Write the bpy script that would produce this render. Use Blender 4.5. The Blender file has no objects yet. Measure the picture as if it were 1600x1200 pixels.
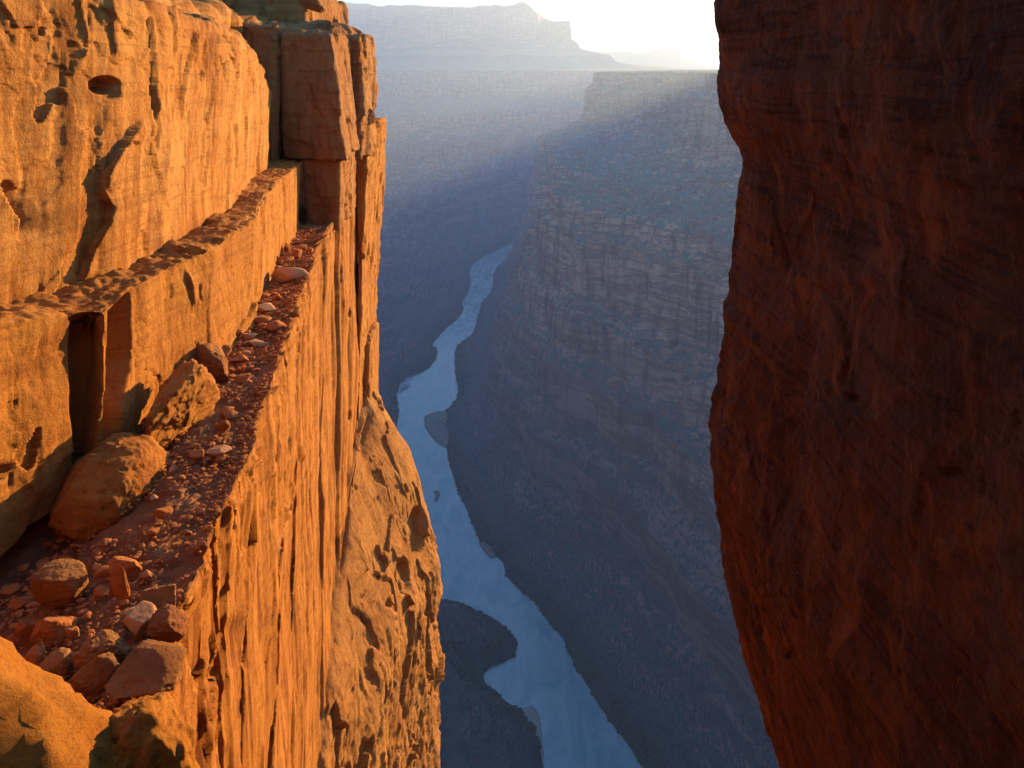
import bpy, math, random
import numpy as np
from mathutils import Vector

R = math.radians
F = 1256.0          # focal length in pixels of the 1600 px wide photograph
HY = 110.0          # row of the horizon
CX = 800.0

# ------------------------------------------------------------------ camera, light, sky
scene = bpy.context.scene
COL = scene.collection
cam_d = bpy.data.cameras.new("camera")
cam = bpy.data.objects.new("camera", cam_d)
COL.objects.link(cam)
cam.location = (0, 0, 0)
cam.rotation_euler = (R(90), 0, 0)
cam_d.sensor_width = 36
cam_d.lens = 36 * F / 1600
cam_d.shift_y = -(600 - HY) / 1600
cam_d.clip_start = 0.05
cam_d.clip_end = 90000
scene.camera = cam

SUN_AZ, SUN_EL = R(35), R(8)
world = bpy.data.worlds.new("World")
scene.world = world
world.use_nodes = True
wn = world.node_tree
for n in list(wn.nodes):
    wn.nodes.remove(n)
sky = wn.nodes.new("ShaderNodeTexSky")
sky.sky_type = 'NISHITA'
sky.sun_disc = False
sky.sun_elevation = SUN_EL
sky.sun_rotation = SUN_AZ
sky.altitude = 1400
sky.air_density = 2.0
sky.dust_density = 1.0
sky.ozone_density = 6.5
bg = wn.nodes.new("ShaderNodeBackground")
bg.inputs[1].default_value = 0.13
wo = wn.nodes.new("ShaderNodeOutputWorld")
wn.links.new(sky.outputs[0], bg.inputs[0])
wn.links.new(bg.outputs[0], wo.inputs[0])

sd = bpy.data.lights.new("sun", 'SUN')
sd.energy = 5.0
sd.angle = R(0.5)
sd.color = (1.0, 0.57, 0.20)
sun = bpy.data.objects.new("sun", sd)
COL.objects.link(sun)
tosun = Vector((math.sin(SUN_AZ) * math.cos(SUN_EL), math.cos(SUN_AZ) * math.cos(SUN_EL), math.sin(SUN_EL)))
sun.rotation_euler = (-tosun).to_track_quat('-Z', 'Y').to_euler()

scene.view_settings.view_transform = 'Standard'
scene.view_settings.look = 'None'
scene.view_settings.exposure = 2.05
scene.view_settings.gamma = 1
scene.view_settings.use_curve_mapping = False
scene.render.engine = 'CYCLES'
scene.cycles.use_denoising = True
scene.cycles.max_bounces = 8
scene.cycles.diffuse_bounces = 4
scene.cycles.volume_bounces = 1
scene.cycles.caustics_reflective = False
scene.cycles.caustics_refractive = False

# ------------------------------------------------------------------ noise
_rs = np.random.RandomState(7)
_perm = np.concatenate([_rs.permutation(256)] * 3).astype(np.int32)
_g = _rs.normal(size=(256, 3)); _g /= np.linalg.norm(_g, axis=1)[:, None]
_g = _g.astype(np.float32)
_rnd = _rs.uniform(-1, 1, size=(256, 3)).astype(np.float32)

def _hash(i, j, k):
    return _perm[_perm[_perm[i & 255] + (j & 255)] + (k & 255)]

def perlin(x, y, z):
    x = np.asarray(x, np.float64); y = np.asarray(y, np.float64) + 0 * x; z = np.asarray(z, np.float64) + 0 * x
    xi = np.floor(x); yi = np.floor(y); zi = np.floor(z)
    fx = (x - xi).astype(np.float32); fy = (y - yi).astype(np.float32); fz = (z - zi).astype(np.float32)
    xi = xi.astype(np.int32); yi = yi.astype(np.int32); zi = zi.astype(np.int32)
    u = fx * fx * fx * (fx * (fx * 6 - 15) + 10)
    v = fy * fy * fy * (fy * (fy * 6 - 15) + 10)
    w = fz * fz * fz * (fz * (fz * 6 - 15) + 10)
    def c(a, b, d):
        g = _g[_hash(xi + a, yi + b, zi + d)]
        return g[..., 0] * (fx - a) + g[..., 1] * (fy - b) + g[..., 2] * (fz - d)
    x00 = c(0, 0, 0); x00 += u * (c(1, 0, 0) - x00)
    x10 = c(0, 1, 0); x10 += u * (c(1, 1, 0) - x10)
    x01 = c(0, 0, 1); x01 += u * (c(1, 0, 1) - x01)
    x11 = c(0, 1, 1); x11 += u * (c(1, 1, 1) - x11)
    y0 = x00 + v * (x10 - x00)
    y1 = x01 + v * (x11 - x01)
    return (y0 + w * (y1 - y0)) * 1.5

def fbm(x, y, z, oct=4, gain=0.5, seed=0.0):
    s = 0; a = 1.0
    for o in range(oct):
        s = s + a * perlin(x + seed + 17.3 * o, y - seed * 1.7 + 5.1 * o, z + seed * .6)
        x = x * 2.03; y = y * 2.03; z = z * 2.03
        a *= gain
    return s

def ridged(x, y, z, oct=4, gain=0.5, seed=0.0):
    s = 0; a = 1.0
    for o in range(oct):
        s = s + a * (1 - 2 * np.abs(perlin(x + seed + 11.3 * o, y + seed * .7, z - seed)))
        x = x * 2.07; y = y * 2.07; z = z * 2.07
        a *= gain
    return s

def facet(x, y, z, seed=0, tilt=1.0):
    """worley cells, each a random tilted plane: chiselled rock. returns offset, edge closeness"""
    bx = np.floor(x - 0.5).astype(np.int32); by = np.floor(y - 0.5).astype(np.int32); bz = np.floor(z - 0.5).astype(np.int32)
    best = np.full(x.shape, 1e9, np.float32); second = best.copy(); val = np.zeros(x.shape, np.float32)
    for a in (0, 1):
        for b in (0, 1):
            for c in (0, 1):
                h = _hash(bx + a + seed, by + b, bz + c)
                r = _rnd[h]
                dx = (x - (bx + a + .5 + .38 * r[..., 0])).astype(np.float32)
                dy = (y - (by + b + .5 + .38 * r[..., 1])).astype(np.float32)
                dz = (z - (bz + c + .5 + .38 * r[..., 2])).astype(np.float32)
                d = dx * dx + dy * dy + dz * dz
                g = _g[(h + 57) & 255]
                v = tilt * (g[..., 0] * dx + g[..., 1] * dy + g[..., 2] * dz) + _rnd[(h + 101) & 255][..., 0] * .5
                m = d < best
                second = np.where(m, best, np.minimum(second, d))
                val = np.where(m, v, val)
                best = np.where(m, d, best)
    return val, np.sqrt(second) - np.sqrt(best)

def sstep(a, b, x):
    t = np.clip((x - a) / (b - a), 0, 1)
    return t * t * (3 - 2 * t)

def at(px, py, z):
    """ground point (x, Y) that the photograph shows at px, py on the level z"""
    Y = z * F / (HY - py)
    return (px - CX) / F * Y, Y

# ------------------------------------------------------------------ object helpers
def tag(o, label=None, cat=None, group=None, kind=None):
    for k, v in (("label", label), ("category", cat), ("group", group), ("kind", kind)):
        if v:
            o[k] = v
    return o

def raw_mesh(name, V, Q, mat, smooth=True):
    me = bpy.data.meshes.new(name)
    V = np.ascontiguousarray(V, np.float32).reshape(-1, 3)
    Q = np.ascontiguousarray(Q, np.int32)
    k = Q.shape[1]
    me.vertices.add(len(V)); me.vertices.foreach_set("co", V.ravel())
    me.loops.add(Q.size); me.loops.foreach_set("vertex_index", Q.ravel())
    me.polygons.add(len(Q))
    me.polygons.foreach_set("loop_start", np.arange(0, Q.size, k, dtype=np.int32))
    me.polygons.foreach_set("loop_total", np.full(len(Q), k, np.int32))
    me.polygons.foreach_set("use_smooth", np.full(len(Q), smooth, bool))
    me.update(calc_edges=True)
    me.materials.append(mat)
    return me

def link(name, me, parent=None):
    o = bpy.data.objects.new(name, me)
    COL.objects.link(o)
    if parent:
        o.parent = parent
    return o

def grid_quads(n, m, flip=False):
    i = np.arange(n - 1)[:, None] * m + np.arange(m - 1)[None, :]
    a, b, c, d = i, i + 1, i + m + 1, i + m
    q = np.stack([a, b, c, d] if not flip else [a, d, c, b], -1)
    return q.reshape(-1, 4)

def grid_normals(P):
    du = np.gradient(P, axis=1); dv = np.gradient(P, axis=0)
    N = np.cross(du, dv)
    L = np.linalg.norm(N, axis=2, keepdims=True); L[L == 0] = 1
    return N / L

# ------------------------------------------------------------------ materials
def mat_new(name):
    m = bpy.data.materials.new(name); m.use_nodes = True
    nt = m.node_tree
    b = nt.nodes["Principled BSDF"]
    b.inputs["Specular IOR Level"].default_value = 0.15
    b.inputs["Roughness"].default_value = 0.9
    return m, nt, b

class NB:
    def __init__(s, nt): s.nt = nt
    def new(s, t, **kw):
        n = s.nt.nodes.new(t)
        for k, v in kw.items(): setattr(n, k, v)
        return n
    def lk(s, a, b): s.nt.links.new(a, b)
    def pos(s, scale=(1, 1, 1), rot=(0, 0, 0)):
        g = s.new("ShaderNodeNewGeometry")
        mp = s.new("ShaderNodeMapping")
        mp.inputs["Scale"].default_value = scale
        mp.inputs["Rotation"].default_value = rot
        s.lk(g.outputs["Position"], mp.inputs["Vector"])
        return mp.outputs[0]
    def noise(s, vec, scale, detail=6, rough=.6, dist=0.0):
        n = s.new("ShaderNodeTexNoise")
        n.inputs["Scale"].default_value = scale
        n.inputs["Detail"].default_value = detail
        n.inputs["Roughness"].default_value = rough
        n.inputs["Distortion"].default_value = dist
        s.lk(vec, n.inputs["Vector"])
        return n.outputs[0]
    def ramp(s, fac, stops):
        r = s.new("ShaderNodeValToRGB")
        while len(r.color_ramp.elements) < len(stops): r.color_ramp.elements.new(0.5)
        for e, (p, c) in zip(r.color_ramp.elements, stops):
            e.position = p
            e.color = (c, c, c, 1) if not isinstance(c, tuple) else (*c, 1)
        s.lk(fac, r.inputs[0])
        return r.outputs[0]
    def mix(s, fac, a, b, mode='MIX'):
        m = s.new("ShaderNodeMix", data_type='RGBA', blend_type=mode)
        for sock, v in ((m.inputs[0], fac), (m.inputs[6], a), (m.inputs[7], b)):
            if isinstance(v, (int, float)): sock.default_value = v
            elif isinstance(v, tuple): sock.default_value = (*v, 1)
            else: s.lk(v, sock)
        return m.outputs[2]
    def math(s, op, a, b=0.0):
        m = s.new("ShaderNodeMath", operation=op)
        for sock, v in ((m.inputs[0], a), (m.inputs[1], b)):
            if isinstance(v, (int, float)): sock.default_value = v
            else: s.lk(v, sock)
        return m.outputs[0]
    def bump(s, h, dist, strength=1.0, normal=None):
        b = s.new("ShaderNodeBump")
        b.inputs["Distance"].default_value = dist
        b.inputs["Strength"].default_value = strength
        s.lk(h, b.inputs["Height"])
        if normal is not None: s.lk(normal, b.inputs["Normal"])
        return b.outputs[0]

def sandstone(name, base=(0.3651, 0.1393, 0.0252), light=(0.4406, 0.2126, 0.0482), dark=(0.1700, 0.0513, 0.0125),
              varnish=.35, streak=.6, bumpd=.03, cross=None, pit=.5, sc=1.0):
    m, nt, b = mat_new(name); n = NB(nt)
    p = n.pos()
    pv = n.pos(scale=(1, 1, .09))                       # water streaks running down the face
    ph = n.pos(scale=(.25, .25, 4.0), rot=cross or (0.05, .03, 0))
    n1 = n.noise(p, .55 * sc, 8, .62, .4)
    n2 = n.noise(pv, 3.4 * sc, 7, .65, .3)
    n3 = n.noise(ph, 1.6 * sc, 6, .6, 1.1)
    n4 = n.noise(p, 9 * sc, 8, .7)
    n5 = n.noise(p, 45 * sc, 5, .7)
    col = n.mix(n.ramp(n1, [(.35, 0.0), (.68, 1.0)]), base, light)
    col = n.mix(n.math('MULTIPLY', n.ramp(n2, [(.46, 0.0), (.60, 1.0)]), streak), col, tuple(min(.85, c * 1.12) for c in light))
    col = n.mix(n.math('MULTIPLY', n.ramp(n2, [(.36, 1.0), (.45, 0.0)]), streak * .8), col, dark)
    col = n.mix(n.math('MULTIPLY', n.ramp(n3, [(.5, 0.0), (.62, 1.0)]), .6 if cross else .35), col, dark)
    va = n.noise(n.pos(scale=(1, 1, .45)), .8 * sc, 9, .7, .8)
    col = n.mix(n.math('MULTIPLY', n.ramp(va, [(.55, 0.0), (.68, 1.0)]), varnish), col, (.11, .055, .05))
    col = n.mix(n.math('MULTIPLY', n.ramp(n4, [(.33, 1.0), (.46, 0.0)]), .45), col, dark)
    col = n.mix(n.math('MULTIPLY', n.ramp(n5, [(.30, 1.0), (.42, 0.0)]), pit), col, (.12, .045, .02))
    if cross:
        mo = n.noise(n.pos(scale=(1, 1, .7)), 1.1, 9, .72, 1.5)
        fl = n.noise(n.pos(scale=(1, 1, .8)), 14, 8, .75, .6)
        col = n.mix(n.ramp(fl, [(.60, 0.0), (.70, .7)]), col, (.34, .12, .035))
        col = n.mix(n.ramp(mo, [(.50, 0.0), (.72, .8)]), col, (.30, .085, .018))
    nt.links.new(col, b.inputs["Base Color"])
    h = n.math('ADD', n.math('MULTIPLY', n4, .8), n.math('MULTIPLY', n5, .3))
    h = n.math('ADD', h, n.math('MULTIPLY', n3, .35 if cross else .2))
    h = n.math('ADD', h, n.math('MULTIPLY', n2, .28 * streak))
    nt.links.new(n.bump(h, bumpd * 2.0, 1.0), b.inputs["Normal"])
    return m

M_UP = sandstone("sandstone_upper", base=(0.3672, 0.1375, 0.0228), light=(0.5100, 0.2585, 0.0744), dark=(0.1632, 0.0495, 0.0132), varnish=.45, streak=.75)
M_MID = sandstone("sandstone_middle", base=(0.3651, 0.1356, 0.0234), light=(0.4406, 0.2054, 0.0428), varnish=.22, streak=.45)
M_LOW = sandstone("sandstone_lower", base=(0.3198, 0.1125, 0.0179), light=(0.4039, 0.1694, 0.0343), dark=(0.1459, 0.0407, 0.0094), varnish=.12, streak=1.0, bumpd=.025, pit=.35)
M_BUT = sandstone("sandstone_buttress", base=(0.3525, 0.1466, 0.0353), light=(0.4154, 0.2054, 0.0545), varnish=.3, streak=.25, bumpd=.05, sc=.6)
M_BLK = sandstone("sandstone_block", base=(0.2896, 0.1137, 0.0311), light=(0.3525, 0.1760, 0.0624), varnish=.5, streak=.5)
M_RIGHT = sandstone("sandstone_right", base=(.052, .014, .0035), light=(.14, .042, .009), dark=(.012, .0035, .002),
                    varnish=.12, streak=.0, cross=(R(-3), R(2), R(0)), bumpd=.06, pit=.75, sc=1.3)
M_FORE = sandstone("sandstone_foreground", base=(0.4120, 0.1562, 0.0199), light=(0.4720, 0.2083, 0.0292), varnish=.2, streak=.1, sc=3, bumpd=.02)
M_KNOB = sandstone("weathered_knob", base=(.52, .27, .09), light=(.62, .38, .16), varnish=.1, streak=.1, sc=3, bumpd=.012)
M_ROCK = sandstone("loose_sandstone", base=(.38, .125, .032), light=(.48, .19, .06), dark=(.2, .06, .02), varnish=.25, streak=.1, sc=2.5, bumpd=.012)
M_PALE = sandstone("pale_sandstone", base=(.46, .25, .11), light=(.52, .32, .17), dark=(.34, .15, .06), varnish=.1, streak=.1, sc=2.5, bumpd=.01)
M_FLOOR = sandstone("ledge_rubble_floor", base=(.33, .125, .045), light=(.42, .19, .08), dark=(.17, .06, .025), varnish=.35, streak=.0, sc=3, bumpd=.025)

# ------------------------------------------------------------------ river course
#           row, left bank column, right bank column
BANK = np.array([
    (1200, 850, 1005), (1170, 846, 985), (1140, 836, 962), (1110, 812, 940), (1100, 797, 934), (1080, 770, 922),
    (1064, 757, 912), (1052, 756, 905), (1043, 764, 900), (1036, 788, 896), (1026, 803, 892), (1012, 808, 886),
    (1000, 806, 880), (985, 795, 868), (972, 776, 856), (958, 752, 846), (945, 722, 838), (938, 690, 832),
    (920, 676, 808), (900, 672, 790), (880, 670, 786), (862, 668, 768), (850, 668, 750), (830, 665, 742),
    (800, 662, 730), (770, 655, 716), (740, 644, 706), (715, 634, 700), (700, 627, 697), (680, 621, 692),
    (660, 620, 690), (648, 622, 692), (640, 623, 698), (625, 620, 712), (612, 621, 716), (600, 626, 715),
    (592, 634, 713), (584, 655, 712), (574, 672, 711), (560, 682, 710), (548, 684, 711), (538, 676, 716),
    (525, 686, 736), (512, 698, 742), (500, 714, 745), (486, 724, 749), (472, 722, 752), (458, 732, 766),
    (444, 736, 770), (430, 734, 770), (418, 736, 776), (408, 745, 790), (400, 758, 802), (394, 772, 808)], float)
ZR = -900.0
_Y = -ZR * F / (BANK[:, 0] - HY)
LB = np.stack([(BANK[:, 1] - CX) / F * _Y, _Y], 1)
RB = np.stack([(BANK[:, 2] - CX) / F * _Y, _Y], 1)
LB = np.vstack([[1000, -1800], [420, 0], [150, 700], LB, [60, 4350], [420, 4750], [1100, 5000], [2300, 5250], [5000, 5000], [9000, 5600]])
RB = np.vstack([[1130, -1800], [560, 0], [290, 700], RB, [190, 4250], [520, 4600], [1160, 4870], [2300, 5120], [5000, 4870], [9000, 5450]])

def seg_dist(px, py, L):
    d = np.full(px.shape, 1e12)
    for (ax, ay), (bx, by) in zip(L[:-1], L[1:]):
        vx, vy = bx - ax, by - ay
        t = np.clip(((px - ax) * vx + (py - ay) * vy) / (vx * vx + vy * vy), 0, 1)
        q = (px - ax - t * vx) ** 2 + (py - ay - t * vy) ** 2
        np.minimum(d, q, out=d)
    return np.sqrt(d)

def inside(px, py, poly):
    c = np.zeros(px.shape, bool)
    n = len(poly)
    for i in range(n):
        x1, y1 = poly[i]; x2, y2 = poly[(i + 1) % n]
        if y1 == y2: continue
        m = ((y1 > py) != (y2 > py)) & (px < (x2 - x1) * (py - y1) / (y2 - y1) + x1)
        c ^= m
    return c
RIVER_POLY = np.vstack([LB, RB[::-1]])

# far mesas, outline column/row at their distance
M1 = np.array([(300, 18), (430, 15), (510, 12), (560, 14), (600, 16), (660, 20), (700, 21), (735, 21), (755, 15),
               (775, 14), (790, 17), (803, 14), (815, 10), (824, 14), (834, 24), (848, 31), (864, 36), (900, 38)], float)
D1 = 8000.0
M2 = np.array([(880, 82), (910, 82), (985, 82), (1000, 86), (1020, 82), (1036, 78), (1050, 79), (1062, 84), (1076, 92)], float)
D2 = 11500.0

def terrain_h(x, y):
    r = np.hypot(x, y)
    inr = inside(x, y, RIVER_POLY)
    dl = seg_dist(x, y, LB); dr = seg_dist(x, y, RB)
    left = dl < dr
    d = np.minimum(dl, dr)
    # embayments and spurs
    w1 = fbm(x / 700, y / 700, 0 * x, 3, .5, 3.1)
    w2 = ridged(x / 260, y / 260, 0 * x, 4, .55, 9.2)
    w3 = fbm(x / 55, y / 55, 0 * x, 4, .6, 1.7)
    w4 = ridged(x / 80, y / 80, 0 * x, 3, .6, 6.6) - .3
    amp = sstep(20, 260, d)
    amp2 = sstep(0, 60, d)
    far = sstep(2500, 6000, r)
    # right side: promontories and alcoves in stepped cliff bands
    m = np.interp(y, [-2000, 900, 1500, 2600, 3300, 4000, 4600, 9000], [1, 1, 1, 1.05, 1.35, 2.3, 2.6, 1.0])
    w5 = ridged(x / 640 + .2 * w1, y / 640, 0 * x, 2, .5, 12.6) - .35
    w6 = 1 - 2 * np.abs(perlin(x / 210 + .5 * w1, y / 210 + .4 * w1, 0 * x + 7.7))
    amp = sstep(50, 330, d)
    off = 110 * w1 + 170 * w5 + 75 * w6 + 34 * w4 + 40 * far * w2
    de = d * m + amp * off + amp2 * 9 * w3
    # slopes run out under each cliff band: cliffs shift with height, so bands are not parallel
    pr = np.interp(de, [-50, 0, 12, 70, 150, 157, 232, 241, 300, 312, 385, 400, 455, 466, 500, 760, 900, 965, 977, 1040, 1052, 1600, 4000],
                   [-905, -900, -893, -862, -808, -742, -690, -612, -585, -520, -478, -372, -352, -318, -308, -292, -250, -205, -100, -84, -14, -6, 10])
    # left side
    amp = sstep(20, 260, d)
    dle = d + amp * (110 * w1 + (60 + 80 * far) * (w2 - .3)) + amp2 * 12 * w3
    pf = np.interp(dle, [-50, 0, 10, 320, 380, 560, 640, 655, 800, 820, 1000, 1500, 1520, 1700, 1725, 2600, 6000],
                   [-905, -900, -894, -690, -650, -560, -500, -420, -360, -290, -250, -200, -130, -110, -20, -5, 10])
    pn = np.interp(dle, [-50, 0, 8, 110, 200, 290, 330, 370, 395, 470, 560, 1200],
                   [-905, -900, -890, -850, -760, -540, -330, -190, -110, -60, -9, -4])
    k = sstep(800, 1500, y)
    pl = pn * (1 - k) + pf * k
    h = np.where(left, pl, pr)
    slope_noise = (ridged(x / 170 + .3 * w4, y / 52, 0 * x, 4, .55, 4.4) - .4) * (3 + 9 * amp) + fbm(x / 12, y / 12, 0 * x, 4, .65, 2.2) * 2.6
    diag = ridged((x + .5 * y) / 60, (y - .5 * x) / 240, 0 * x, 3, .6, 8.4) * 5.0
    h = h + sstep(4, 90, d) * (slope_noise + diag * amp) * (1 - sstep(-60, 0, h) * .75)
    h = h + sstep(0, 12, d) * np.abs(fbm(x / 7, y / 7, 0 * x, 3, .6, 6)) * 2.0
    h = h + sstep(4200, 5600, y) * sstep(-140, -20, h) * (14 * fbm(x / 330, y / 500, 0 * x, 4, .6, 2.9) + 10 * w1)
    # high mesas far behind the rims
    xe = 470.0
    s = xe - x + 110 * fbm(x / 700, y / 900, 0 * x, 4, .55, 5.5)        # inside positive
    front = y - 7400 + 500 * fbm(x / 1600, y / 1600, 0 * x, 4, .55, 1.5)
    ins = np.minimum(s, front)
    top1 = (HY - np.interp(CX + x / np.maximum(y, 1) * F, M1[:, 0], M1[:, 1])) / F * D1
    prof = np.interp(ins, [-1750, -1100, -510, -190, -22, 0, 45], [0, 13, 80, 190, 291, 730, 730])
    prof = np.interp(prof, [0, 110, 130, 220, 240, 291, 730], [0, 88, 131, 197, 248, 291, 730])
    m1 = np.minimum(prof, top1 * (.98 + .02 * w2) + fbm(x / 500, y / 500, 0 * x, 3, .5, 7) * 12) * sstep(6000, 7000, y)
    colx = CX + x / np.maximum(y, 1) * F
    s2 = np.minimum((1068 - colx) / F * D2, y - 10700)
    top2 = (HY - np.interp(colx, M2[:, 0], M2[:, 1])) / F * D2
    prof2 = np.interp(s2, [-600, -230, 0, 25], [0, 80, 150, 400])
    m2 = np.minimum(prof2, top2) * sstep(9000, 9700, y)
    base = np.where(y > 6000, np.minimum(h, 22), h)
    h = np.maximum(base, np.where(y > 6000, np.maximum(m1, m2), -2000))
    # unseen mesa added on the right plateau to keep sun off the near haze
    s3 = np.minimum(np.minimum(x - .34 * y - 60, d - 1050), np.minimum(y - 1300, 3000 - y)) + 30 * w4
    h3 = np.interp(s3, [0, 25, 30, 75, 82, 4000], [0, 40, 70, 90, 132, 140])
    h = np.where((s3 > 0) & ~left & (y < 3000), np.maximum(h, h3), h)
    h = np.where(inr, ZR - 6 - np.minimum(d, 12) * .3, h)
    # the headwall under the viewpoint drops steeply to the inner gorge
    azm = np.degrees(np.arctan2(x, y))
    capw = sstep(-60, -30, azm) * sstep(75, 50, azm)
    cap = np.maximum(-60 - 1.35 * np.maximum(r - 50, 0) + 12 * w3, -897 + .55 * d + 6 * w2 * sstep(5, 60, d))
    h = np.where((capw > 0) & (r < 1150) & left, np.minimum(h, cap * capw + (1 - capw) * 50), h)
    # room for the near cliffs
    near = sstep(140, 60, r)
    h = np.where(near > 0, h * (1 - near) + near * np.minimum(h, -70), h)
    return h

def terrain_mat():
    m, nt, b = mat_new("canyon_rock"); n = NB(nt)
    g = n.new("ShaderNodeNewGeometry")
    sp = n.new("ShaderNodeSeparateXYZ"); n.lk(g.outputs["Position"], sp.inputs[0])
    sn = n.new("ShaderNodeSeparateXYZ"); n.lk(g.outputs["True Normal"], sn.inputs[0])
    p = n.pos()
    ps = n.pos(scale=(.12, .12, 1.0))
    strata = n.noise(ps, .05, 8, .7, .4)
    big = n.noise(p, .006, 6, .6)
    fine = n.noise(p, .09, 9, .72)
    pv = n.pos(scale=(1, 1, .12))
    vert = n.noise(pv, .05, 8, .72)
    cliff = n.ramp(strata, [(.30, (.24, .085, .055)), (.40, (.62, .28, .17)), (.47, (.22, .085, .06)), (.55, (.72, .40, .26)), (.62, (.34, .14, .10)), (.72, (.60, .33, .24))])
    cliff = n.mix(n.ramp(vert, [(.36, 1.0), (.52, 0.0)]), cliff, (.085, .04, .03))
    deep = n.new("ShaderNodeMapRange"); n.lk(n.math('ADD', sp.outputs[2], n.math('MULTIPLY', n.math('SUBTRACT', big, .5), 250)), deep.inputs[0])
    deep.inputs[1].default_value = -480; deep.inputs[2].default_value = -720  # with depth: darker lower strata, plus the gorge's shade painted into the colour
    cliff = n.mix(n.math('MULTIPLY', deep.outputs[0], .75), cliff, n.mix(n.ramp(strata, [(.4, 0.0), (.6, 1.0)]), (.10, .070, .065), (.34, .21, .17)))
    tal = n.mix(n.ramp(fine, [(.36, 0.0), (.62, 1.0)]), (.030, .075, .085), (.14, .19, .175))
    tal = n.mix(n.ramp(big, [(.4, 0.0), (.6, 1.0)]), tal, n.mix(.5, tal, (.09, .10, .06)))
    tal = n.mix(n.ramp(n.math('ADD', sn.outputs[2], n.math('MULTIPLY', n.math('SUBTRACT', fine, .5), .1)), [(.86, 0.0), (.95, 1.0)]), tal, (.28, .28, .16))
    tal = n.mix(n.math('MULTIPLY', deep.outputs[0], .55), tal, (.014, .030, .038))  # blue shade of the gorge bottom painted into the talus
    steep = n.math('ADD', sn.outputs[2], n.math('MULTIPLY', n.math('SUBTRACT', fine, .5), .35))
    f = n.ramp(steep, [(.52, 0.0), (.68, 1.0)])
    col = n.mix(f, cliff, tal)
    # riverside scrub and damp boulders
    low = n.math('ADD', sp.outputs[2], n.math('MULTIPLY', fine, 30))
    lowf = n.new("ShaderNodeMapRange"); n.lk(low, lowf.inputs[0])
    lowf.inputs[1].default_value = -876; lowf.inputs[2].default_value = -855
    lowf.inputs[3].default_value = 1; lowf.inputs[4].default_value = 0
    col = n.mix(n.math('MULTIPLY', lowf.outputs[0], .7), col, (.035, .045, .022))
    nt.links.new(col, b.inputs["Base Color"])
    h = n.math('ADD', n.math('MULTIPLY', fine, 1.0), n.math('MULTIPLY', vert, .8))
    h = n.math('ADD', h, n.math('MULTIPLY', strata, .25))
    nt.links.new(n.bump(h, 7.0, 1.0), b.inputs["Normal"])
    return m
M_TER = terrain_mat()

# one sheet in polar rings: fine where the photograph looks down the canyon, coarser all round
az = np.concatenate([np.linspace(-180, -22, 130, endpoint=False), np.linspace(-22, -13, 60, endpoint=False),
                     np.linspace(-13, 19, 900, endpoint=False), np.linspace(19, 32, 90, endpoint=False), np.linspace(32, 180, 120)])
rr = np.concatenate([np.geomspace(2, 600, 60, endpoint=False), np.geomspace(600, 7500, 1000, endpoint=False),
                     np.geomspace(7500, 34000, 260)])
A, RR_ = np.meshgrid(np.radians(az), rr)
tx = np.sin(A) * RR_; ty = np.cos(A) * RR_
tz = terrain_h(tx, ty)
V = np.stack([tx, ty, tz], -1)
tq = grid_quads(V.shape[0], V.shape[1])
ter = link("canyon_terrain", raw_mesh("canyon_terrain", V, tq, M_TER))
tag(ter, "hazy layered canyon walls, talus slopes and far mesas around the river", None, None, "structure")

# ------------------------------------------------------------------ river
def water_mat():
    m, nt, b = mat_new("river_water"); n = NB(nt)
    p = n.pos(scale=(1, .45, 1))
    w = n.noise(p, .10, 8, .7, 1.2)
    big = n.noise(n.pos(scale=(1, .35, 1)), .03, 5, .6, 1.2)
    g = n.new("ShaderNodeNewGeometry"); sp = n.new("ShaderNodeSeparateXYZ"); n.lk(g.outputs["Position"], sp.inputs[0])
    rapid = n.new("ShaderNodeMapRange"); n.lk(sp.outputs[1], rapid.inputs[0])
    rapid.inputs[1].default_value = 2550; rapid.inputs[2].default_value = 2700
    r2 = n.new("ShaderNodeMapRange"); n.lk(sp.outputs[1], r2.inputs[0])
    r2.inputs[1].default_value = 3700; r2.inputs[2].default_value = 3900; r2.inputs[3].default_value = 1; r2.inputs[4].default_value = 0
    foam = n.math('MULTIPLY', n.math('MULTIPLY', rapid.outputs[0], r2.outputs[0]), n.ramp(n.noise(p, .035, 8, .8, 1.5), [(.46, 0.0), (.66, .75)]))
    foam2 = n.math('MULTIPLY', n.ramp(n.noise(p, .05, 8, .75, 1.0), [(.62, 0.0), (.75, 1.0)]), .35)
    fm = n.math('MAXIMUM', foam, foam2)
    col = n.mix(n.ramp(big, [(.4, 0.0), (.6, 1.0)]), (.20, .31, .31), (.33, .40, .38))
    col = n.mix(fm, col, (.55, .58, .56))
    nt.links.new(col, b.inputs["Base Color"])
    b.inputs["IOR"].default_value = 1.33
    b.inputs["Specular IOR Level"].default_value = 0.5
    nt.links.new(n.mix(fm, n.mix(n.ramp(big, [(.42, 0.0), (.58, 1.0)]), (.03, .03, .03), (.22, .22, .22)), (.6, .6, .6)), b.inputs["Roughness"])
    nt.links.new(n.bump(w, .5, .15), b.inputs["Normal"])
    return m
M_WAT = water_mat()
bx, by = [], []
def dense(L, k=6):
    out = []
    for a, b in zip(L[:-1], L[1:]):
        for t in np.linspace(0, 1, k, endpoint=False):
            out.append(a + (b - a) * t)
    out.append(L[-1]); return np.array(out)
LBd, RBd = dense(LB), dense(RB)
nseg = len(LBd)
cols = 12
ts = np.linspace(-.15, 1.15, cols)
W = LBd[:, None, :] * (1 - ts)[None, :, None] + RBd[:, None, :] * ts[None, :, None]
W = np.concatenate([W, np.full(W.shape[:2] + (1,), ZR)], -1)
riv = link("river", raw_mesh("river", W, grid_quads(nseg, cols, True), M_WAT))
tag(riv, "blue grey river winding along the canyon bottom", None, None, "structure")

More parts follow.
